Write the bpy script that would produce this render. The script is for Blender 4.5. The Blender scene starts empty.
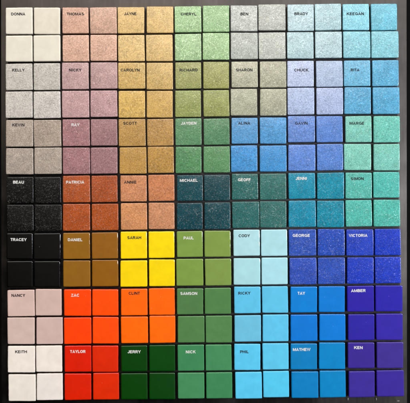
import bpy, bmesh, math, random
from mathutils import Vector, noise
from mathutils.bvhtree import BVHTree

random.seed(7)
SC = bpy.context.scene
COL = SC.collection
PX = 0.02 / 26.05            # metres per photo pixel: the tiles are 20 mm glass mosaic
TOP = 0.0045                 # tile thickness
CAMH = 0.55                  # camera above the tile tops

# ------------------------------------------------------------------ camera
cd = bpy.data.cameras.new('camera'); cam = bpy.data.objects.new('camera', cd); COL.objects.link(cam)
cam.location = (0, 0, TOP + CAMH)
cd.sensor_width = 36; cd.lens = 36 * CAMH / (410 * PX)
cd.clip_start = 0.01; cd.clip_end = 50
SC.camera = cam

# ------------------------------------------------------------------ world, lamps, exposure
w = bpy.data.worlds.new('World'); SC.world = w; w.use_nodes = True
# the room: bright towards the windows (up and right of the board), dark on the photographer's side
_t = w.node_tree; _bg = _t.nodes['Background']
_tc = _t.nodes.new('ShaderNodeTexCoord'); _dp = _t.nodes.new('ShaderNodeVectorMath'); _dp.operation = 'DOT_PRODUCT'
_dp.inputs[1].default_value = (0.78, 1.25, 0.0); _t.links.new(_tc.outputs['Generated'], _dp.inputs[0])
_mr = _t.nodes.new('ShaderNodeMapRange'); _t.links.new(_dp.outputs['Value'], _mr.inputs[0])
for _i, _v in ((1, -0.62), (2, 0.75), (3, 0.0), (4, 0.74)): _mr.inputs[_i].default_value = _v
_sp = _t.nodes.new('ShaderNodeSeparateXYZ'); _t.links.new(_tc.outputs['Generated'], _sp.inputs[0])
_mc = _t.nodes.new('ShaderNodeMapRange'); _t.links.new(_sp.outputs['X'], _mc.inputs[0])
_mc.inputs[1].default_value = -0.15; _mc.inputs[2].default_value = 0.3
_mx = _t.nodes.new('ShaderNodeMix'); _mx.data_type = 'RGBA'; _t.links.new(_mc.outputs[0], _mx.inputs[0])
_mx.inputs[6].default_value = (1.0, 0.91, 0.83, 1); _mx.inputs[7].default_value = (0.88, 0.90, 0.96, 1); _t.links.new(_mx.outputs[2], _bg.inputs[0])
_t.links.new(_mr.outputs[0], _bg.inputs[1])

def area(name, loc, target, sx, sy, power, color):
    l = bpy.data.lights.new(name, 'AREA'); l.shape = 'RECTANGLE'; l.size = sx; l.size_y = sy
    l.energy = power; l.color = color
    o = bpy.data.objects.new(name, l); COL.objects.link(o); o.location = loc
    o.rotation_euler = (Vector(target) - Vector(loc)).to_track_quat('-Z', 'Y').to_euler()
    return o
area('window_light', (0.10, 1.85, 2.1), (0, 0, 0), 3.0, 2.2, 84, (1.0, 0.955, 0.90))
area('side_light', (1.75, 0.0, 1.5), (0, 0, 0), 0.22, 1.5, 52, (0.88, 0.93, 1.0))
area('ceiling_lamp', (0.115, 0.425, TOP + 1.2), (0.115, 0.425, 0), 0.40, 0.15, 1.5, (1.0, 0.90, 0.78))
SC.cycles.filter_width = 1.8
SC.view_settings.view_transform = 'Standard'; SC.view_settings.look = 'None'
SC.view_settings.exposure = 0; SC.view_settings.gamma = 1; SC.view_settings.use_curve_mapping = False

# ------------------------------------------------------------------ helpers
def W(px, py, z=0.0):        # a place on the board, measured in photo pixels
    return Vector(((px - 205) * PX, (201.5 - py) * PX, z))
def lin(c):
    c /= 255.0
    return c / 12.92 if c <= 0.04045 else ((c + 0.055) / 1.055) ** 2.4
def tag(o, label=None, cat=None, group=None, kind=None):
    for k, v in (('label', label), ('category', cat), ('group', group), ('kind', kind)):
        if v: o[k] = v
    return o
def link_mesh(name, me, mat, parent=None):
    o = bpy.data.objects.new(name, me); COL.objects.link(o)
    if mat: me.materials.append(mat)
    if parent: o.parent = parent
    return o

class NT:
    def __init__(s, name):
        s.m = bpy.data.materials.new(name); s.m.use_nodes = True
        s.t = s.m.node_tree; s.b = s.t.nodes['Principled BSDF']
    def n(s, typ, **kw):
        x = s.t.nodes.new(typ)
        for k, v in kw.items(): setattr(x, k, v)
        return x
    def l(s, a, b): s.t.links.new(a, b)
    def val(s, sock, v):
        if hasattr(v, 'is_output') or isinstance(v, bpy.types.NodeSocket): s.l(v, sock)
        else: sock.default_value = v
    def math(s, op, a, b=0.0, c=None, clamp=False):
        x = s.n('ShaderNodeMath', operation=op, use_clamp=clamp)
        s.val(x.inputs[0], a); s.val(x.inputs[1], b)
        if c is not None: s.val(x.inputs[2], c)
        return x.outputs[0]
    def vmath(s, op, a, b):
        x = s.n('ShaderNodeVectorMath', operation=op)
        s.val(x.inputs[0], a); s.val(x.inputs[1], b); return x.outputs[0]
    def mix(s, f, a, b, blend='MIX'):
        x = s.n('ShaderNodeMix', data_type='RGBA', blend_type=blend)
        s.val(x.inputs[0], f); s.val(x.inputs[6], a); s.val(x.inputs[7], b); return x.outputs[2]
    def noise(s, v, scale, detail=2.0, rough=0.5, dist=0.0):
        x = s.n('ShaderNodeTexNoise'); s.val(x.inputs['Vector'], v)
        x.inputs['Scale'].default_value = scale; x.inputs['Detail'].default_value = detail
        x.inputs['Roughness'].default_value = rough; x.inputs['Distortion'].default_value = dist
        return x.outputs[0]
    def ramp(s, v, lo, hi, a=0.0, b=1.0):
        x = s.n('ShaderNodeMapRange'); x.clamp = True
        s.val(x.inputs[0], v)
        for i, q in ((1, lo), (2, hi), (3, a), (4, b)): x.inputs[i].default_value = q
        return x.outputs[0]

def tile_coords(N):          # millimetres in the tile's own space, shifted differently in every tile
    tc = N.n('ShaderNodeTexCoord'); oi = N.n('ShaderNodeObjectInfo')
    mm = N.vmath('MULTIPLY', tc.outputs['Object'], (1000, 1000, 1000))
    off = N.n('ShaderNodeCombineXYZ')
    N.l(N.math('MULTIPLY', oi.outputs['Random'], 917.0), off.inputs[0])
    N.l(N.math('MULTIPLY', oi.outputs['Random'], 463.0), off.inputs[1])
    N.l(N.math('MULTIPLY', oi.outputs['Random'], 211.0), off.inputs[2])
    k = N.n('ShaderNodeVectorMath', operation='SCALE'); N.l(mm, k.inputs[0])
    fr = N.math('FRACT', N.math('MULTIPLY', oi.outputs['Random'], 37.0))
    N.l(N.ramp(fr, 0.0, 1.0, 0.78, 1.25), k.inputs['Scale'])
    return N.vmath('ADD', k.outputs[0], off.outputs[0]), oi

# ------------------------------------------------------------------ materials
def mat_solid():             # opaque fused glass: one colour, wet gloss, very slight waviness
    N = NT('solid_glass'); v, oi = tile_coords(N); b = N.b
    cloud = N.noise(v, 0.16, 2.0, 0.5, 0.3)
    fine = N.noise(v, 2.2, 3.0, 0.6)
    f = N.math('ADD', N.ramp(cloud, 0.3, 0.7, 0.94, 1.04), N.ramp(fine, 0.3, 0.7, -0.012, 0.012))
    sc = N.n('ShaderNodeVectorMath', operation='SCALE')
    N.l(oi.outputs['Color'], sc.inputs[0]); N.l(f, sc.inputs['Scale'])
    # a few pin-prick seeds in the glass
    vo = N.n('ShaderNodeTexVoronoi'); N.l(v, vo.inputs['Vector']); vo.inputs['Scale'].default_value = 0.16
    sp = N.n('ShaderNodeSeparateColor'); N.l(vo.outputs['Color'], sp.inputs[0])
    seed = N.math('MULTIPLY', N.ramp(vo.outputs['Distance'], 0.018, 0.032, 0.45, 0.0), N.math('GREATER_THAN', sp.outputs[0], 0.78))
    N.l(N.mix(seed, sc.outputs[0], (0.5, 0.48, 0.45, 1)), b.inputs['Base Color'])
    b.inputs['Roughness'].default_value = 0.42
    b.inputs['Specular IOR Level'].default_value = 0.0
    b.inputs['Coat Weight'].default_value = 1.0
    N.l(N.ramp(N.noise(v, 0.35, 3.0), 0.35, 0.7, 0.05, 0.13), b.inputs['Coat Roughness'])
    bp = N.n('ShaderNodeBump'); bp.inputs['Strength'].default_value = 0.25; bp.inputs['Distance'].default_value = 0.00012
    N.l(N.noise(v, 0.22, 2.0), bp.inputs['Height'])
    N.l(bp.outputs[0], b.inputs['Coat Normal']); N.l(bp.outputs[0], b.inputs['Normal'])
    return N.m

def mat_glitter():           # aventurine glass: mica flakes under a rippled gloss
    N = NT('glitter_glass'); v, oi = tile_coords(N); b = N.b
    a = N.math('MULTIPLY', oi.outputs['Alpha'], 1.9)  # how glittery the tile is
    cloud = N.noise(v, 0.13, 3.0, 0.55, 0.6)
    grain = N.noise(v, 1.15, 3.0, 0.62, 0.8)
    f1 = N.math('ADD', N.ramp(cloud, 0.3, 0.7, -0.12, 0.12), N.ramp(grain, 0.34, 0.66, -0.33, 0.30))
    f = N.math('ADD', 1.0, f1)
    sc = N.n('ShaderNodeVectorMath', operation='SCALE')
    N.l(oi.outputs['Color'], sc.inputs[0]); N.l(f, sc.inputs['Scale'])
    # flakes: warped cells, a part of them reflective
    wv = N.n('ShaderNodeTexNoise'); N.l(v, wv.inputs['Vector']); wv.inputs['Scale'].default_value = 1.1; wv.inputs['Detail'].default_value = 1.0
    warp = N.vmath('ADD', v, N.vmath('MULTIPLY', wv.outputs['Color'], (1.1, 0.8, 0.9)))
    vo = N.n('ShaderNodeTexVoronoi'); N.l(warp, vo.inputs['Vector']); vo.inputs['Scale'].default_value = 1.3
    sep = N.n('ShaderNodeSeparateColor'); N.l(vo.outputs['Color'], sep.inputs[0])
    core = N.ramp(vo.outputs['Distance'], 0.0, 0.62, 1.0, 0.0)
    clump = N.ramp(N.noise(v, 0.16, 2.5, 0.55, 0.5), 0.36, 0.64, -0.36, 0.26)
    pick = N.ramp(N.math('ADD', sep.outputs[0], clump), 0.32, 0.96, 0.0, 1.0)
    mask = N.math('MULTIPLY', N.math('MULTIPLY', core, pick), a, clamp=True)
    flake = N.mix(0.40, N.mix(1.0, N.mix(1.0, sc.outputs[0], (1.5, 1.5, 1.5, 1), 'MULTIPLY'), (0.02, 0.02, 0.02, 1), 'ADD'), (0.74, 0.71, 0.62, 1))
    stv = N.vmath('MULTIPLY', warp, (0.75, 1.0, 1.0))
    streak = N.ramp(N.noise(stv, 1.5, 3.0, 0.6, 1.0), 0.55, 0.72, 0.0, 0.75)
    mask = N.math('MAXIMUM', mask, N.math('MULTIPLY', streak, a), clamp=True)
    mask = N.math('POWER', mask, 1.7)
    N.l(N.mix(mask, sc.outputs[0], flake), b.inputs['Base Color'])
    N.l(N.math('MULTIPLY', mask, 0.55), b.inputs['Metallic'])
    b.inputs['Roughness'].default_value = 0.36
    b.inputs['Specular IOR Level'].default_value = 0.08
    # flakes lie at their own angles
    geo = N.n('ShaderNodeNewGeometry')
    jit = N.vmath('MULTIPLY', N.vmath('SUBTRACT', vo.outputs['Color'], (0.5, 0.5, 0.5)), (0.9, 0.9, 0.0))
    msc = N.n('ShaderNodeVectorMath', operation='SCALE'); N.l(jit, msc.inputs[0]); N.l(mask, msc.inputs['Scale'])
    nn = N.n('ShaderNodeVectorMath', operation='NORMALIZE'); N.l(N.vmath('ADD', geo.outputs['Normal'], msc.outputs[0]), nn.inputs[0])
    bp = N.n('ShaderNodeBump'); bp.inputs['Strength'].default_value = 0.6; bp.inputs['Distance'].default_value = 0.00014
    N.l(grain, bp.inputs['Height']); N.l(nn.outputs[0], bp.inputs['Normal'])
    N.l(bp.outputs[0], b.inputs['Normal'])
    b.inputs['Coat Weight'].default_value = 0.6; b.inputs['Coat Roughness'].default_value = 0.17
    st = N.vmath('MULTIPLY', v, (0.5, 1.15, 1.0))
    b2 = N.n('ShaderNodeBump'); b2.inputs['Strength'].default_value = 0.36; b2.inputs['Distance'].default_value = 0.0003
    N.l(N.noise(st, 0.75, 3.0, 0.55, 0.7), b2.inputs['Height']); N.l(b2.outputs[0], b.inputs['Coat Normal'])
    return N.m

def mat_board():             # black satin board with fine scuffs and dust
    N = NT('black_board'); b = N.b
    tc = N.n('ShaderNodeTexCoord'); v = N.vmath('MULTIPLY', tc.outputs['Object'], (1000, 1000, 1000))
    st = N.vmath('MULTIPLY', v, (0.5, 0.05, 1.0))
    g = N.noise(st, 0.9, 4.0, 0.6); g2 = N.noise(v, 0.05, 3.0)
    N.l(N.mix(N.ramp(g, 0.4, 0.75, 0.0, 0.5), (0.235, 0.212, 0.196, 1), (0.265, 0.24, 0.224, 1)), b.inputs['Base Color'])
    N.l(N.math('ADD', N.ramp(g, 0.3, 0.7, 0.36, 0.41), N.ramp(g2, 0.3, 0.7, -0.05, 0.08)), b.inputs['Roughness'])
    b.inputs['Metallic'].default_value = 1.0
    bp = N.n('ShaderNodeBump'); bp.inputs['Strength'].default_value = 0.12; bp.inputs['Distance'].default_value = 0.0001
    N.l(g, bp.inputs['Height']); N.l(bp.outputs[0], b.inputs['Normal'])
    return N.m

def mat_plain(name, col, rough, scale=0.8, amt=0.1, spec=0.5):
    N = NT(name); b = N.b
    tc = N.n('ShaderNodeTexCoord'); v = N.vmath('MULTIPLY', tc.outputs['Object'], (1000, 1000, 1000))
    g = N.noise(v, scale, 3.0)
    c2 = tuple(min(1, x * (1 + 4 * amt) + 0.03 * amt) for x in col) + (1,)
    N.l(N.mix(N.ramp(g, 0.35, 0.7, 0, 0.6), tuple(col) + (1,), c2), b.inputs['Base Color'])
    b.inputs['Roughness'].default_value = rough; b.inputs['Specular IOR Level'].default_value = spec
    return N.m

M_SOLID = mat_solid(); M_GLIT = mat_glitter(); M_BOARD = mat_board()
M_BLACK = mat_plain('black_ink', (0.008, 0.008, 0.010), 0.6, 3, 0.1, 0.2)
M_WHITE = mat_plain('white_ink', (0.44, 0.43, 0.41), 0.6, 2.2, 0.12, 0.2)
M_TABLE = mat_plain('dark_tabletop', (0.0005, 0.0005, 0.0005), 0.9, 0.1, 0.0, 0.1)
M_GAP_SHADE = mat_plain('gap_shade', (0.016, 0.013, 0.012), 0.7, 0.6, 0.25, 0.3)  # near-black colour standing in for shade between the tiles
M_GLUE = mat_plain('dried_glue', (0.13, 0.12, 0.12), 0.4, 2, 0.2)

# ------------------------------------------------------------------ setting
bm = bmesh.new()
for x, y in ((-2, -2), (2, -2), (2, 2), (-2, 2)): bm.verts.new((x, y, -0.008))
bm.faces.new(bm.verts)
me = bpy.data.meshes.new('table_surface'); bm.to_mesh(me); bm.free()
tag(link_mesh('table_surface', me, M_TABLE), kind='structure')

# ------------------------------------------------------------------ the board: a flat sheet with a slightly eased edge
Q = (CAMH + TOP) / CAMH       # the board's face lies deeper than the tile tops
def slab(name, pts, z0, z1, bev, mat, parent=None):
    bm = bmesh.new()
    lo = [bm.verts.new((p.x, p.y, z0)) for p in pts]; hi = [bm.verts.new((p.x, p.y, z1)) for p in pts]
    bm.faces.new(hi); bm.faces.new(lo[::-1])
    n = len(pts)
    for i in range(n): bm.faces.new((lo[i], lo[(i + 1) % n], hi[(i + 1) % n], hi[i]))
    bmesh.ops.recalc_face_normals(bm, faces=bm.faces)
    bmesh.ops.bevel(bm, geom=list(bm.edges), offset=bev, segments=3, affect='EDGES')
    me = bpy.data.meshes.new(name); bm.to_mesh(me); bm.free()
    for p in me.polygons: p.use_smooth = True
    return link_mesh(name, me, mat, parent)
root = bpy.data.objects.new('sample_board', None); COL.objects.link(root); root.location = (0, 0, -0.004)
root.empty_display_size = 0.02
tag(root, 'thin black satin board carrying the whole grid of coloured glass tiles', 'board')
bd = slab('backing_panel', [W(1.2, 425) * Q, W(407.4, 425) * Q, W(406.8, -22) * Q, W(0.8, -22) * Q], 0.0, 0.004, 0.0009, M_BOARD, root)

mt = slab('gap_shade_sheet', [W(9.2, 399.2) * Q, W(401.6, 395.6) * Q, W(395.8, 6.0) * Q, W(7.6, 9.6) * Q], 0.0038, 0.00415, 0.0001, M_GAP_SHADE, root)  # dark sheet added under the tiles, paints the gaps as shaded

def blob(px, py, rx, ry, seed):
    bm = bmesh.new(); bmesh.ops.create_icosphere(bm, subdivisions=3, radius=1)
    for v in bm.verts:
        k = 1 + 0.5 * noise.noise(v.co * 1.6 + Vector((seed, 0, 0)))
        v.co = Vector((v.co.x * rx * PX * k, v.co.y * ry * PX * k, v.co.z * 0.00035 * k))
    me = bpy.data.meshes.new('glue_spot'); bm.to_mesh(me); bm.free()
    for p in me.polygons: p.use_smooth = True
    o = link_mesh('glue_spot', me, M_GLUE, root); p = W(px, py) * Q; o.location = (p.x, p.y, 0.0041); return o
for i, (x, y, a, b_) in enumerate(((348.0, 399.3, 0.55, 1.3), (376.2, 399.2, 0.6, 1.4), (398.0, 401.0, 1.7, 0.6))): blob(x, y, a, b_, i * 3.1)

# ------------------------------------------------------------------ swatch data
# name, ink, text (cx, cy, width) in 1/6.717 px of the crop, kind, glitter amount, look words, four tile boxes, four display colours
OX = [2, 58, 115, 172, 228, 285, 341]; OY = [2, 60, 115, 172, 228, 285, 342]; K = 6.717
DATA = [
 [('DONNA','b',109,80,95,'s',0,'pale cream',[(27,38,202,212),(215,38,387,212),(27,226,202,397),(214,224,388,394)],[(238,228,212),(236,226,205),(236,228,208),(238,230,210)]),
  ('THOMAS','b',117,80,116,'g',.35,'shimmering peach',[(30,38,202,207),(216,36,392,208),(32,222,205,394),(219,220,392,392)],[(222,176,152),(218,178,156),(222,180,156),(224,182,158)]),
  ('JAYNE','b',103,78,84,'g',.35,'shimmering pale apricot gold',[(20,34,194,206),(214,30,389,203),(22,222,196,394),(211,220,385,393)],[(234,198,138),(236,202,144),(232,198,138),(232,198,140)]),
  ('CHERYL','b',111,80,104,'g',.75,'glittery pale mint green',[(20,28,195,200),(209,24,382,197),(20,214,194,388),(208,208,383,384)],[(184,213,163),(182,214,165),(192,218,170),(186,214,164)]),
  ('BEN','b',110,80,54,'g',.6,'glittery silvery white',[(19,24,195,192),(206,16,385,187),(20,206,199,380),(208,205,384,380)],[(212,213,205),(212,212,202),(197,200,190),(207,208,197)]),
  ('BRADY','b',109,78,92,'g',.5,'glittery icy pale blue',[(20,16,192,190),(203,12,376,186),(16,202,190,376),(205,200,381,373)],[(206,226,229),(196,226,230),(198,223,224),(198,221,224)]),
  ('KEEGAN','b',97,78,116,'g',.5,'glittery light aqua blue',[(14,14,188,185),(205,12,375,186),(18,198,195,372),(208,196,386,370)],[(160,217,229),(132,210,234),(168,220,227),(156,218,227)])],
 [('KELLY','b',110,67,84,'g',.35,'shimmering light warm grey',[(26,25,201,198),(214,22,387,198),(26,212,202,385),(214,212,390,388)],[(200,192,180),(200,192,180),(204,196,186),(206,198,190)]),
  ('NICKY','b',116,67,84,'g',.5,'glittery dusty pink',[(28,18,202,193),(219,16,395,190),(28,208,206,384),(219,206,395,380)],[(198,164,160),(198,164,158),(198,160,158),(198,158,158)]),
  ('CAROLYN','b',102,67,128,'g',.4,'shimmering honey gold',[(22,18,200,190),(213,18,386,194),(26,208,200,384),(214,208,386,384)],[(212,178,116),(218,186,130),(222,182,104),(214,174,106)]),
  ('RICHARD','b',112,67,122,'g',.5,'glittery olive green',[(24,16,194,190),(212,12,380,188),(24,206,192,380),(214,202,382,376)],[(172,172,118),(180,178,122),(160,168,108),(166,170,110)]),
  ('SHARON','b',109,66,112,'g',.5,'glittery greenish grey',[(26,10,199,180),(216,10,390,182),(20,194,195,370),(217,194,390,370)],[(190,186,164),(196,192,170),(186,186,162),(184,182,160)]),
  ('CHUCK','b',110,67,96,'g',.35,'pearly lavender blue',[(18,6,193,176),(212,6,387,176),(20,187,195,364),(213,187,388,362)],[(196,204,228),(190,206,228),(186,200,232),(182,194,230)]),
  ('RITA','b',95,66,58,'g',.45,'glittery sky blue',[(22,4,196,172),(212,2,386,172),(26,184,200,360),(216,184,392,360)],[(134,194,222),(114,186,222),(112,180,218),(102,178,217)])],
 [('KEVIN','b',110,66,82,'g',.45,'glittery taupe',[(27,34,206,210),(215,34,394,210),(27,224,206,396),(218,220,397,394)],[(178,162,148),(172,154,138),(172,158,146),(174,160,146)]),
  ('RAY','w',117,65,54,'g',.45,'glittery mauve',[(32,30,210,206),(222,30,395,202),(34,220,212,394),(222,220,396,392)],[(172,126,126),(166,128,128),(170,124,126),(160,120,122)]),
  ('SCOTT','b',101,55,92,'g',.4,'shimmering ochre gold',[(26,28,202,206),(218,28,390,204),(32,218,208,392),(222,214,392,388)],[(190,149,90),(190,150,98),(194,150,84),(186,143,80)]),
  ('JAYDEN','w',112,55,104,'g',.4,'shimmering leaf green',[(24,24,196,200),(214,24,384,196),(26,214,196,388),(214,212,386,384)],[(110,152,112),(108,148,114),(96,146,100),(108,154,108)]),
  ('ALINA','b',109,54,80,'g',.3,'shimmering cornflower blue',[(26,20,198,190),(216,18,390,190),(22,206,196,378),(216,206,392,378)],[(110,164,208),(106,166,214),(82,152,212),(82,152,212)]),
  ('GAVIN','b',110,55,84,'g',.4,'shimmering periwinkle blue',[(22,8,200,180),(214,8,386,180),(24,200,204,372),(218,196,388,370)],[(122,152,214),(110,146,214),(108,144,216),(100,140,212)]),
  ('MARGE','b',108,55,100,'g',.45,'glittery light seafoam green',[(32,8,204,180),(222,8,394,182),(24,195,202,368),(222,196,394,370)],[(140,208,192),(120,208,190),(142,208,190),(138,210,194)])],
 [('BEAU','w',111,68,74,'g',.3,'black, silver flecked',[(34,36,208,208),(220,36,392,208),(34,222,208,396),(220,222,396,396)],[(20,15,15)]*4),
  ('PATRICIA','w',115,68,122,'g',.4,'glittery copper red',[(34,26,212,202),(226,26,396,200),(34,216,212,392),(228,216,402,390)],[(176,92,58),(170,90,60),(172,84,46),(174,88,48)]),
  ('ANNIE','b',103,68,84,'g',.35,'shimmering pale copper',[(38,24,210,196),(226,20,396,192),(40,210,212,386),(228,208,396,382)],[(208,142,102),(202,128,88),(212,148,98),(202,144,108)]),
  ('MICHAEL','w',113,56,120,'g',.4,'glittery dark petrol teal',[(36,22,204,192),(220,20,386,190),(36,210,202,384),(222,206,388,382)],[(36,84,90),(50,84,88),(22,76,84),(38,82,88)]),
  ('GEOFF','w',110,52,86,'g',.45,'glittery sea green',[(28,14,200,182),(216,12,390,184),(30,200,208,374),(216,198,390,372)],[(70,114,108),(76,124,116),(58,108,106),(76,120,114)]),
  ('JENNI','w',110,43,76,'g',.4,'glittery turquoise',[(26,8,202,178),(218,6,396,180),(26,194,206,368),(218,194,396,370)],[(34,148,174),(44,150,172),(30,142,172),(16,144,166)]),
  ('SIMON','b',110,45,86,'g',.45,'glittery aqua green',[(34,6,206,176),(220,2,392,168),(34,190,206,364),(222,188,396,364)],[(106,192,178),(98,196,186),(96,190,176),(96,192,176)])],
 [('TRACEY','w',111,78,108,'s',0,'plain glossy black',[(34,38,200,208),(214,38,390,210),(34,226,202,396),(216,226,388,396)],[(12,8,6)]*4),
  ('DANIEL','w',115,79,98,'s',0,'plain bronze brown',[(36,34,212,206),(228,32,400,204),(36,220,214,392),(230,218,402,390)],[(148,100,32),(150,96,36),(144,98,32),(146,92,26)]),
  ('SARAH','b',130,65,94,'s',0,'plain bright yellow',[(40,26,212,204),(228,26,396,200),(38,220,214,392),(230,214,400,390)],[(252,216,8),(252,222,8),(250,214,10),(252,218,12)]),
  ('PAUL','w',112,67,68,'s',0,'plain moss green',[(34,24,204,192),(220,20,392,192),(32,210,208,386),(224,208,396,384)],[(130,160,76),(134,158,78),(128,158,72),(132,156,80)]),
  ('CODY','b',110,52,76,'s',0,'plain pale ice blue',[(38,14,212,186),(224,12,396,186),(40,206,216,380),(228,202,398,378)],[(184,226,230),(180,226,234),(174,222,228),(174,228,238)]),
  ('GEORGE','w',110,50,116,'g',.4,'glittery denim blue',[(28,12,208,186),(222,10,400,184),(30,202,214,378),(224,200,402,376)],[(72,98,180),(60,88,184),(64,88,182),(62,90,184)]),
  ('VICTORIA','w',116,50,124,'g',.35,'glittery royal blue',[(40,12,216,184),(230,8,400,182),(44,200,218,374),(232,196,402,370)],[(60,82,190),(50,74,194),(54,74,192),(56,74,196)])],
 [('NANCY','b',110,70,92,'s',0,'plain pale rose beige',[(38,36,216,208),(228,30,396,204),(38,222,216,396),(232,220,404,396)],[(216,184,172),(210,178,166),(208,184,172),(206,176,168)]),
  ('ZAC','w',116,69,56,'s',0,'plain vermilion orange',[(42,32,218,206),(232,32,402,204),(42,222,220,394),(236,218,402,392)],[(254,72,8),(254,84,4),(254,66,6),(254,80,8)]),
  ('CLINT','b',130,56,76,'s',0,'plain bright orange',[(42,28,216,202),(230,24,400,200),(42,216,218,390),(234,210,402,388)],[(254,104,12),(254,104,10),(254,108,8),(254,110,8)]),
  ('SAMSON','w',113,57,114,'s',0,'plain muted fern green',[(34,26,208,196),(222,22,394,194),(40,212,216,386),(228,208,400,386)],[(84,124,74),(86,134,78),(86,130,76),(90,138,84)]),
  ('RICKY','b',110,55,82,'s',0,'plain light sky blue',[(44,14,218,188),(232,12,400,186),(46,206,220,380),(236,202,404,378)],[(96,198,236),(98,200,238),(118,192,218),(98,202,242)]),
  ('TAY','w',110,56,50,'s',0,'plain azure blue',[(40,14,214,184),(230,12,400,180),(40,202,216,376),(236,198,402,372)],[(0,136,216),(0,128,216),(0,120,214),(0,128,220)]),
  ('AMBER','w',117,38,98,'s',0,'plain glossy indigo',[(45,10,219,176),(235,8,411,174),(51,200,223,370),(239,196,413,368)],[(54,44,168),(54,48,178),(54,46,164),(66,52,172)])],
 [('KEITH','b',128,66,80,'s',0,'plain warm white',[(40,30,218,204),(230,28,400,200),(44,222,222,396),(234,216,404,390)],[(240,228,216),(242,228,216),(230,222,208),(232,222,214)]),
  ('TAYLOR','w',133,65,104,'s',0,'plain scarlet red',[(46,28,220,200),(234,28,400,200),(46,216,220,388),(240,212,404,386)],[(220,32,8),(222,48,6),(218,34,6),(224,50,8)]),
  ('JERRY','w',129,66,88,'s',0,'plain dark bottle green',[(42,28,214,196),(232,24,400,196),(42,214,216,384),(232,210,402,384)],[(2,64,18),(2,72,24),(2,64,8),(0,64,22)]),
  ('NICK','w',126,67,66,'s',0,'plain medium jade green',[(40,22,214,192),(228,22,398,190),(42,210,216,380),(232,208,402,378)],[(64,134,86),(76,144,94),(74,142,92),(62,134,86)]),
  ('PHIL','b',110,66,58,'s',0,'plain bright cyan blue',[(44,16,216,188),(236,12,404,184),(52,206,226,380),(240,200,408,372)],[(94,200,238),(100,202,238),(92,202,240),(86,204,242)]),
  ('MATHEW','w',112,51,118,'s',0,'plain cerulean blue',[(40,14,214,184),(232,8,402,182),(46,202,222,376),(236,196,406,372)],[(8,128,190),(8,138,206),(6,128,194),(6,138,200)]),
  ('KEN','w',117,38,58,'s',0,'plain violet',[(49,8,223,174),(243,6,417,174),(55,200,225,370),(243,194,421,366)],[(64,48,148),(74,58,148),(66,52,156),(64,48,160)])],
]
SPOT = ['{look} glass tile lettered {name} in {ink}',
        '{look} unlettered tile just right of the tile lettered {name}',
        '{look} unlettered tile just below the tile lettered {name}',
        '{look} unlettered tile diagonally below right of the tile lettered {name}']
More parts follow.
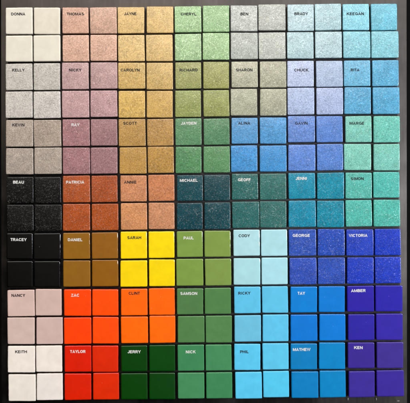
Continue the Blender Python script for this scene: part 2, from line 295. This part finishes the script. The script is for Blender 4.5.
BASE = {0: (0.5592, 0.5143, 0.4331), 1: (0.5533, 0.5085, 0.4139), 2: (0.5643, 0.5249, 0.4306), 3: (0.563, 0.5241, 0.4303), 4: (0.4593, 0.2705, 0.1914), 5: (0.4194, 0.2552, 0.1834), 6: (0.4611, 0.2801, 0.1993), 7: (0.4688, 0.2851, 0.2034), 8: (0.4972, 0.3357, 0.134), 9: (0.4847, 0.3275, 0.128), 10: (0.4915, 0.3378, 0.1391), 11: (0.4699, 0.3195, 0.1285), 12: (0.2312, 0.3652, 0.1736), 13: (0.2021, 0.3354, 0.1575), 14: (0.2437, 0.3658, 0.1844), 15: (0.2226, 0.3516, 0.1653), 16: (0.3156, 0.3303, 0.3028), 17: (0.2968, 0.3083, 0.2772), 18: (0.2795, 0.2984, 0.2674), 19: (0.3147, 0.3287, 0.2929), 20: (0.3104, 0.4224, 0.4474), 21: (0.267, 0.3958, 0.422), 22: (0.2769, 0.3902, 0.4058), 23: (0.2992, 0.4098, 0.4302), 24: (0.1734, 0.4245, 0.4984), 25: (0.1006, 0.3421, 0.4352), 26: (0.1623, 0.3783, 0.4281), 27: (0.1566, 0.3859, 0.4382), 28: (0.3842, 0.3541, 0.3103), 29: (0.3764, 0.3469, 0.3041), 30: (0.3992, 0.3683, 0.3284), 31: (0.4133, 0.3816, 0.3458), 32: (0.3519, 0.2228, 0.2143), 33: (0.3284, 0.2043, 0.1929), 34: (0.3647, 0.223, 0.2185), 35: (0.3518, 0.2093, 0.209), 36: (0.4225, 0.2778, 0.0904), 37: (0.4153, 0.2759, 0.0954), 38: (0.4547, 0.2903, 0.0802), 39: (0.4177, 0.2614, 0.075), 40: (0.2226, 0.2326, 0.0766), 41: (0.2136, 0.2208, 0.0631), 42: (0.1918, 0.2173, 0.0619), 43: (0.2023, 0.2199, 0.0623), 44: (0.3013, 0.2937, 0.2142), 45: (0.2603, 0.2546, 0.1827), 46: (0.2589, 0.2614, 0.1853), 47: (0.2621, 0.2594, 0.1884), 48: (0.3147, 0.3623, 0.4918), 49: (0.2606, 0.323, 0.4377), 50: (0.276, 0.3345, 0.4805), 51: (0.2618, 0.3131, 0.4641), 52: (0.0938, 0.2957, 0.4348), 53: (0.0663, 0.2637, 0.411), 54: (0.0677, 0.2586, 0.4114), 55: (0.0523, 0.2461, 0.3968), 56: (0.2898, 0.2357, 0.1922), 57: (0.2788, 0.2212, 0.1751), 58: (0.2746, 0.2264, 0.1877), 59: (0.279, 0.2302, 0.1873), 60: (0.2524, 0.1219, 0.1254), 61: (0.2341, 0.1217, 0.1251), 62: (0.2426, 0.116, 0.1224), 63: (0.2307, 0.1153, 0.1215), 64: (0.3263, 0.1837, 0.0489), 65: (0.3175, 0.1791, 0.0532), 66: (0.3315, 0.1825, 0.0421), 67: (0.3134, 0.1715, 0.0401), 68: (0.0752, 0.1838, 0.0841), 69: (0.0616, 0.1646, 0.0768), 70: (0.0587, 0.1735, 0.0695), 71: (0.0724, 0.1893, 0.0791), 72: (0.0623, 0.2081, 0.3913), 73: (0.0545, 0.2111, 0.4105), 74: (0.0407, 0.1959, 0.4187), 75: (0.0354, 0.1889, 0.4091), 76: (0.0862, 0.1669, 0.404), 77: (0.0661, 0.1526, 0.4037), 78: (0.072, 0.1587, 0.4236), 79: (0.0614, 0.1488, 0.4041), 80: (0.126, 0.3606, 0.2964), 81: (0.0994, 0.3634, 0.2946), 82: (0.1349, 0.3758, 0.3047), 83: (0.1245, 0.3687, 0.3029), 84: (0.0006, 0.0006, 0.0006), 85: (0.0006, 0.0006, 0.0006), 86: (0.0006, 0.0006, 0.0006), 87: (0.0006, 0.0006, 0.0006), 88: (0.2801, 0.0564, 0.0122), 89: (0.256, 0.0511, 0.0115), 90: (0.2726, 0.0495, 0.0065), 91: (0.277, 0.0515, 0.0057), 92: (0.4042, 0.1658, 0.0727), 93: (0.3946, 0.1468, 0.0604), 94: (0.427, 0.1824, 0.0716), 95: (0.3844, 0.1689, 0.0802), 96: (0.0006, 0.0406, 0.0514), 97: (0.0006, 0.0352, 0.0443), 98: (0.0006, 0.0345, 0.0464), 99: (0.0006, 0.036, 0.0464), 100: (0.0153, 0.0916, 0.0815), 101: (0.0181, 0.0992, 0.086), 102: (0.0097, 0.0853, 0.0802), 103: (0.0192, 0.0984, 0.0876), 104: (0.0006, 0.17, 0.2545), 105: (0.0006, 0.1663, 0.2381), 106: (0.0006, 0.1645, 0.2553), 107: (0.0006, 0.1567, 0.2267), 108: (0.0607, 0.309, 0.2591), 109: (0.0464, 0.3112, 0.2687), 110: (0.0488, 0.3023, 0.2527), 111: (0.0486, 0.307, 0.2522), 112: (0.0006, 0.0006, 0.0006), 113: (0.0006, 0.0006, 0.0006), 114: (0.0006, 0.0006, 0.0006), 115: (0.0006, 0.0006, 0.0006), 116: (0.201, 0.0831, 0.0053), 117: (0.2028, 0.0777, 0.006), 118: (0.1969, 0.0824, 0.0059), 119: (0.1943, 0.073, 0.003), 120: (0.6775, 0.4775, 0.0006), 121: (0.6687, 0.4892, 0.0006), 122: (0.6789, 0.4784, 0.0006), 123: (0.6768, 0.4836, 0.0006), 124: (0.1453, 0.2308, 0.0432), 125: (0.1495, 0.2246, 0.0438), 126: (0.1457, 0.2319, 0.0417), 127: (0.1481, 0.2226, 0.0465), 128: (0.3041, 0.5034, 0.5311), 129: (0.2963, 0.5054, 0.5455), 130: (0.2808, 0.4892, 0.5218), 131: (0.2844, 0.5132, 0.5591), 132: (0.0164, 0.0554, 0.2939), 133: (0.008, 0.0429, 0.288), 134: (0.0149, 0.0485, 0.2965), 135: (0.0144, 0.0501, 0.2937), 136: (0.0076, 0.0332, 0.331), 137: (0.0006, 0.0228, 0.3297), 138: (0.0047, 0.0264, 0.3248), 139: (0.0056, 0.0259, 0.3295), 140: (0.4891, 0.3465, 0.3007), 141: (0.4535, 0.3186, 0.2756), 142: (0.4591, 0.3421, 0.297), 143: (0.4444, 0.3157, 0.2817), 144: (0.7182, 0.045, 0.0006), 145: (0.7082, 0.0538, 0.0006), 146: (0.7228, 0.0405, 0.0006), 147: (0.7137, 0.0507, 0.0006), 148: (0.7065, 0.0951, 0.0006), 149: (0.6985, 0.0939, 0.0006), 150: (0.7175, 0.1026, 0.0006), 151: (0.7052, 0.1025, 0.0006), 152: (0.0583, 0.1446, 0.0457), 153: (0.0579, 0.1558, 0.0467), 154: (0.0597, 0.1529, 0.0468), 155: (0.0626, 0.1637, 0.0527), 156: (0.0771, 0.3753, 0.5566), 157: (0.0782, 0.3761, 0.557), 158: (0.1044, 0.3641, 0.5047), 159: (0.0809, 0.3908, 0.5834), 160: (0.0006, 0.1509, 0.4584), 161: (0.0006, 0.1352, 0.4489), 162: (0.0006, 0.127, 0.4518), 163: (0.0006, 0.1391, 0.4717), 164: (0.0175, 0.0097, 0.2566), 165: (0.0174, 0.0113, 0.2767), 166: (0.0183, 0.0114, 0.2501), 167: (0.0247, 0.0137, 0.2629), 168: (0.6285, 0.5651, 0.5024), 169: (0.6276, 0.5571, 0.495), 170: (0.5999, 0.5513, 0.4831), 171: (0.601, 0.5454, 0.496), 172: (0.5149, 0.0097, 0.0006), 173: (0.5161, 0.0156, 0.0006), 174: (0.5133, 0.0108, 0.0006), 175: (0.5285, 0.0175, 0.0006), 176: (0.0006, 0.0341, 0.001), 177: (0.0006, 0.0386, 0.0016), 178: (0.0006, 0.0345, 0.0006), 179: (0.0006, 0.0337, 0.0014), 180: (0.0332, 0.1692, 0.0636), 181: (0.0418, 0.1833, 0.0704), 182: (0.0418, 0.1838, 0.0705), 183: (0.0326, 0.1688, 0.0638), 184: (0.0729, 0.4025, 0.5973), 185: (0.0763, 0.3972, 0.5817), 186: (0.0718, 0.4122, 0.6098), 187: (0.0633, 0.4038, 0.596), 188: (0.0006, 0.1453, 0.3555), 189: (0.0006, 0.1626, 0.4001), 190: (0.0006, 0.1468, 0.3678), 191: (0.0006, 0.1623, 0.3823), 192: (0.0295, 0.0146, 0.2012), 193: (0.036, 0.0192, 0.1991), 194: (0.0311, 0.0169, 0.2145), 195: (0.0292, 0.0144, 0.2196)}   #BASE#

# ------------------------------------------------------------------ tile mesh
US = [-1, -.985, -.955, -.91, -.84, -.72, -.54, -.36, -.18, 0, .18, .36, .54, .72, .84, .91, .955, .985, 1]
def tile_mesh(hx, hy, seed, glit):
    rnd = random.Random(seed)
    n = len(US); bm = bmesh.new(); r = 0.00045 if glit else 0.0006
    cj = [(rnd.uniform(-1, 1) * 0.00012, rnd.uniform(-1, 1) * 0.00012) for _ in range(4)]
    tx, ty, dz = rnd.uniform(-.010, .010), rnd.uniform(-.010, .010), rnd.uniform(-.0002, .0001)
    sd = Vector((seed * 1.37, seed * 0.71, 0))
    def place(u, v, inset=0.0):
        c = [(1 - u) * (1 - v) / 4, (1 + u) * (1 - v) / 4, (1 - u) * (1 + v) / 4, (1 + u) * (1 + v) / 4]
        x = u * (hx - inset) + sum(k * q[0] for k, q in zip(c, cj)); y = v * (hy - inset) + sum(k * q[1] for k, q in zip(c, cj))
        # small corner rounding and uneven pressed edge
        a, b = abs(u), abs(v)
        if a > .9 and b > .9:
            k = (a - .9) * (b - .9) / .01 * 0.00014; x -= math.copysign(k, u); y -= math.copysign(k, v)
        e = max(a, b) ** 8
        x += e * 0.00009 * noise.noise(Vector((0, v * 4, 3)) + sd) * (1 if a >= b else 0)
        y += e * 0.00009 * noise.noise(Vector((u * 4, 0, 9)) + sd) * (1 if b >= a else 0)
        return x, y
    g = {}
    for i, u in enumerate(US):
        for j, v in enumerate(US):
            x, y = place(u, v)
            du = (1 - abs(u)) * hx; dv = (1 - abs(v)) * hy
            def drop(d):
                if d >= r: return 0.0
                q = 1 - d / r; return 0.55 * r * (1 - math.sqrt(max(0, 1 - q * q * 0.96)))
            z = TOP + dz - max(drop(du), drop(dv)) + tx * x + ty * y
            z += (0.00007 if glit else 0.000035) * noise.noise(Vector((x * 260, y * 260, 1)) + sd)
            z -= (0.00032 if glit else 0.00005) * v * v + (0.00010 if glit else 0.00005) * u * u
            g[i, j] = bm.verts.new((x, y, z))
    for i in range(n - 1):
        for j in range(n - 1): bm.faces.new((g[i, j], g[i + 1, j], g[i + 1, j + 1], g[i, j + 1]))
    loop = [(i, 0) for i in range(n - 1)] + [(n - 1, j) for j in range(n - 1)] + [(i, n - 1) for i in range(n - 1, 0, -1)] + [(0, j) for j in range(n - 1, 0, -1)]
    prev = [g[k] for k in loop]
    for z, ins in ((TOP - 0.0016, -0.00004), (0.0009, 0.00012), (-0.0002, 0.0005)):
        cur = []
        for k in loop:
            x, y = place(US[k[0]], US[k[1]], ins); cur.append(bm.verts.new((x, y, z)))
        m = len(loop)
        for q in range(m): bm.faces.new((prev[q], cur[q], cur[(q + 1) % m], prev[(q + 1) % m]))
        prev = cur
    bm.faces.new(prev[::-1])
    bmesh.ops.recalc_face_normals(bm, faces=bm.faces)
    me = bpy.data.meshes.new('glass_tile'); bm.to_mesh(me); bm.free()
    for p in me.polygons: p.use_smooth = True
    return me

# bold grotesque capitals drawn as thick strokes: unit cap height, (advance width, strokes)
def arc(cx, cy, rx, ry, a0, a1, n=10):
    return [(cx + rx * math.cos(math.radians(a0 + (a1 - a0) * i / n)), cy + ry * math.sin(math.radians(a0 + (a1 - a0) * i / n))) for i in range(n + 1)]
H = 0.10                     # half stroke
def glyphs():
    t, e = 1 - H, H
    g = {}
    g['A'] = (.80, [[(.08, 0), (.40, .95), (.72, 0)], [(.20, .30), (.60, .30)]])
    g['B'] = (.74, [[(e, 0), (e, 1)], [(e, t)] + arc(.42, .735, .20, .165, 90, -90) + [(e, .57)], [(e, .52)] + arc(.43, .31, .23, .21, 90, -90) + [(e, e)]])
    g['C'] = (.78, [arc(.41, .5, .31, .40, 42, 318, 18)])
    g['D'] = (.78, [[(e, e), (e, t)] + arc(.35, .5, .33, .40, 90, -90, 12) + [(e + .02, e)]])
    g['E'] = (.68, [[(.62, t), (e, t), (e, e), (.63, e)], [(e, .52), (.57, .52)]])
    g['F'] = (.62, [[(.60, t), (e, t), (e, 0)], [(e, .50), (.53, .50)]])
    g['G'] = (.82, [arc(.42, .5, .32, .40, 45, 318, 18) + [(.72, .20), (.72, .44), (.44, .44)]])
    g['H'] = (.76, [[(e, 0), (e, 1)], [(.66, 0), (.66, 1)], [(e, .52), (.66, .52)]])
    g['I'] = (.28, [[(.14, 0), (.14, 1)]])
    g['J'] = (.60, [[(.48, 1), (.48, .30)] + arc(.28, .30, .20, .20, 0, -175, 10)])
    g['K'] = (.78, [[(e, 0), (e, 1)], [(.68, 1), (.14, .40)], [(.34, .60), (.72, 0)]])
    g['L'] = (.62, [[(e, 1), (e, e), (.60, e)]])
    g['M'] = (.90, [[(e, 0), (e, .96)], [(.80, 0), (.80, .96)], [(.12, .98), (.45, .10), (.78, .98)]])
    g['N'] = (.78, [[(e, 0), (e, 1)], [(.68, 0), (.68, 1)], [(.12, .96), (.66, .04)]])
    g['O'] = (.84, [arc(.42, .5, .32, .40, 90, 450, 26)])
    g['P'] = (.70, [[(e, 0), (e, 1)], [(e, t)] + arc(.40, .67, .23, .23, 90, -90) + [(e, .44)]])
    g['R'] = (.76, [[(e, 0), (e, 1)], [(e, t)] + arc(.42, .69, .21, .21, 90, -90) + [(e, .48)], [(.42, .46), (.66, 0)]])
    g['S'] = (.72, [arc(.36, .70, .24, .20, 25, 265, 14) + arc(.36, .29, .26, .19, 80, -155, 14)])
    g['T'] = (.66, [[(0.02, t), (.64, t)], [(.33, 0), (.33, t)]])
    g['U'] = (.76, [[(e, 1), (e, .36)] + arc(.38, .36, .28, .26, 180, 360, 12) + [(.66, 1)]])
    g['V'] = (.74, [[(.06, 1), (.37, .05), (.68, 1)]])
    g['W'] = (1.04, [[(.06, 1), (.29, .05), (.52, .95), (.75, .05), (.98, 1)]])
    g['X'] = (.74, [[(.06, 1), (.68, 0)], [(.68, 1), (.06, 0)]])
    g['Y'] = (.74, [[(.05, 1), (.37, .46), (.69, 1)], [(.37, 0), (.37, .5)]])
    g['Z'] = (.68, [[(.06, t), (.58, t), (.08, e), (.64, e)]])
    return g
GL = glyphs()
def text_mesh(word, width, cap):
    adv = sum(GL[c][0] for c in word) + 0.07 * (len(word) - 1)
    kx = width / adv; bm = bmesh.new(); x = 0.0; lay = 0
    for ch in word:
        wd, strokes = GL[ch]
        for st in strokes:
            P = [Vector(((x + p[0]) * kx - width / 2, (p[1] - .5) * cap)) for p in st]
            P = [p for i, p in enumerate(P) if i == 0 or (p - P[i - 1]).length > 1e-7]
            h = H * cap * 1.15; n = len(P); z = 0.000012 + lay * 0.000003; lay += 1
            closed = (P[0] - P[-1]).length < 1e-6
            L, Rr = [], []
            for i in range(n):
                d0 = (P[i] - P[i - 1]).normalized() if i > 0 else ((P[0] - P[-2]).normalized() if closed else None)
                d1 = (P[i + 1] - P[i]).normalized() if i < n - 1 else ((P[1] - P[0]).normalized() if closed else None)
                if d0 is None: d0 = d1
                if d1 is None: d1 = d0
                nn = Vector((-(d0 + d1).y, (d0 + d1).x)).normalized()
                m = h / max(0.62, nn.dot(Vector((-d0.y, d0.x))))
                L.append((P[i] + nn * m)); Rr.append((P[i] - nn * m))
            lt = [bm.verts.new((p.x, p.y, z)) for p in L]; rt = [bm.verts.new((p.x, p.y, z)) for p in Rr]
            lb = [bm.verts.new((p.x, p.y, 0)) for p in L]; rb = [bm.verts.new((p.x, p.y, 0)) for p in Rr]
            for i in range(n - 1):
                bm.faces.new((lt[i], rt[i], rt[i + 1], lt[i + 1]))
                bm.faces.new((lb[i], lt[i], lt[i + 1], lb[i + 1])); bm.faces.new((rt[i], rb[i], rb[i + 1], rt[i + 1]))
            if not closed:
                bm.faces.new((lb[0], rb[0], rt[0], lt[0])); bm.faces.new((lt[-1], rt[-1], rb[-1], lb[-1]))
        x += wd + 0.07
    me = bpy.data.meshes.new('lettering'); bm.to_mesh(me); bm.free()
    return me

# ------------------------------------------------------------------ the tiles
for R in range(7):
    for Cc in range(7):
        name, ink, tcx, tcy, tw, kind, amt, look, boxes, cols = DATA[R][Cc]
        for q in range(4):
            x0, y0, x1, y1 = boxes[q]; seed = (R * 7 + Cc) * 4 + q
            px = OX[Cc] + (x0 + x1) / 2 / K; py = OY[R] + (y0 + y1) / 2 / K
            wd = 0.5 * min(27.1, max(25.8, (x1 - x0) / K + 0.55)); ht = 0.5 * min(27.1, max(25.8, (y1 - y0) / K + 0.55))
            rnd = random.Random(seed * 13 + 5); glint = min(1.0, amt * (1.03 if R in (2, 3, 4) and name != 'BEAU' else 1.0))
            me = tile_mesh(wd * PX, ht * PX, seed + 1, kind == 'g')
            o = link_mesh('glass_tile', me, M_GLIT if kind == 'g' else M_SOLID)
            o.location = W(px, py, 0); o.rotation_euler = (0, 0, math.radians(0.5 + rnd.uniform(-.35, .35)))
            c = cols[q]
            o.color = tuple(BASE.get(seed, [lin(k) * 0.85 for k in c])) + (glint,)
            tag(o, SPOT[q].format(look=look, name=name, ink='black' if ink == 'b' else 'white'), 'tile', 'square glass tiles set in rows on the black board')
            if q == 0:
                t = link_mesh('lettering', text_mesh(name, tw / K * PX, 2.85 * PX), M_BLACK if ink == 'b' else M_WHITE, o)
                tp = W(OX[Cc] + tcx / K, OY[R] + tcy / K) - o.location
                t.location = (tp.x, tp.y, 0)
                ra = -o.rotation_euler.z + math.radians(0.2) + math.radians(rnd.uniform(-.6, .6)); ca, sa = math.cos(ra), math.sin(ra)
                tree = BVHTree.FromPolygons([v.co.copy() for v in me.vertices], [tuple(p.vertices) for p in me.polygons])
                for v in t.data.vertices:        # the print follows the glass
                    hit = tree.ray_cast(Vector((tp.x + ca * v.co.x - sa * v.co.y, tp.y + sa * v.co.x + ca * v.co.y, 0.05)), Vector((0, 0, -1)))[0]
                    v.co.z += hit.z + (0.000015 if v.co.z > 0.000005 else 0)
                t.rotation_euler = (0, 0, ra)
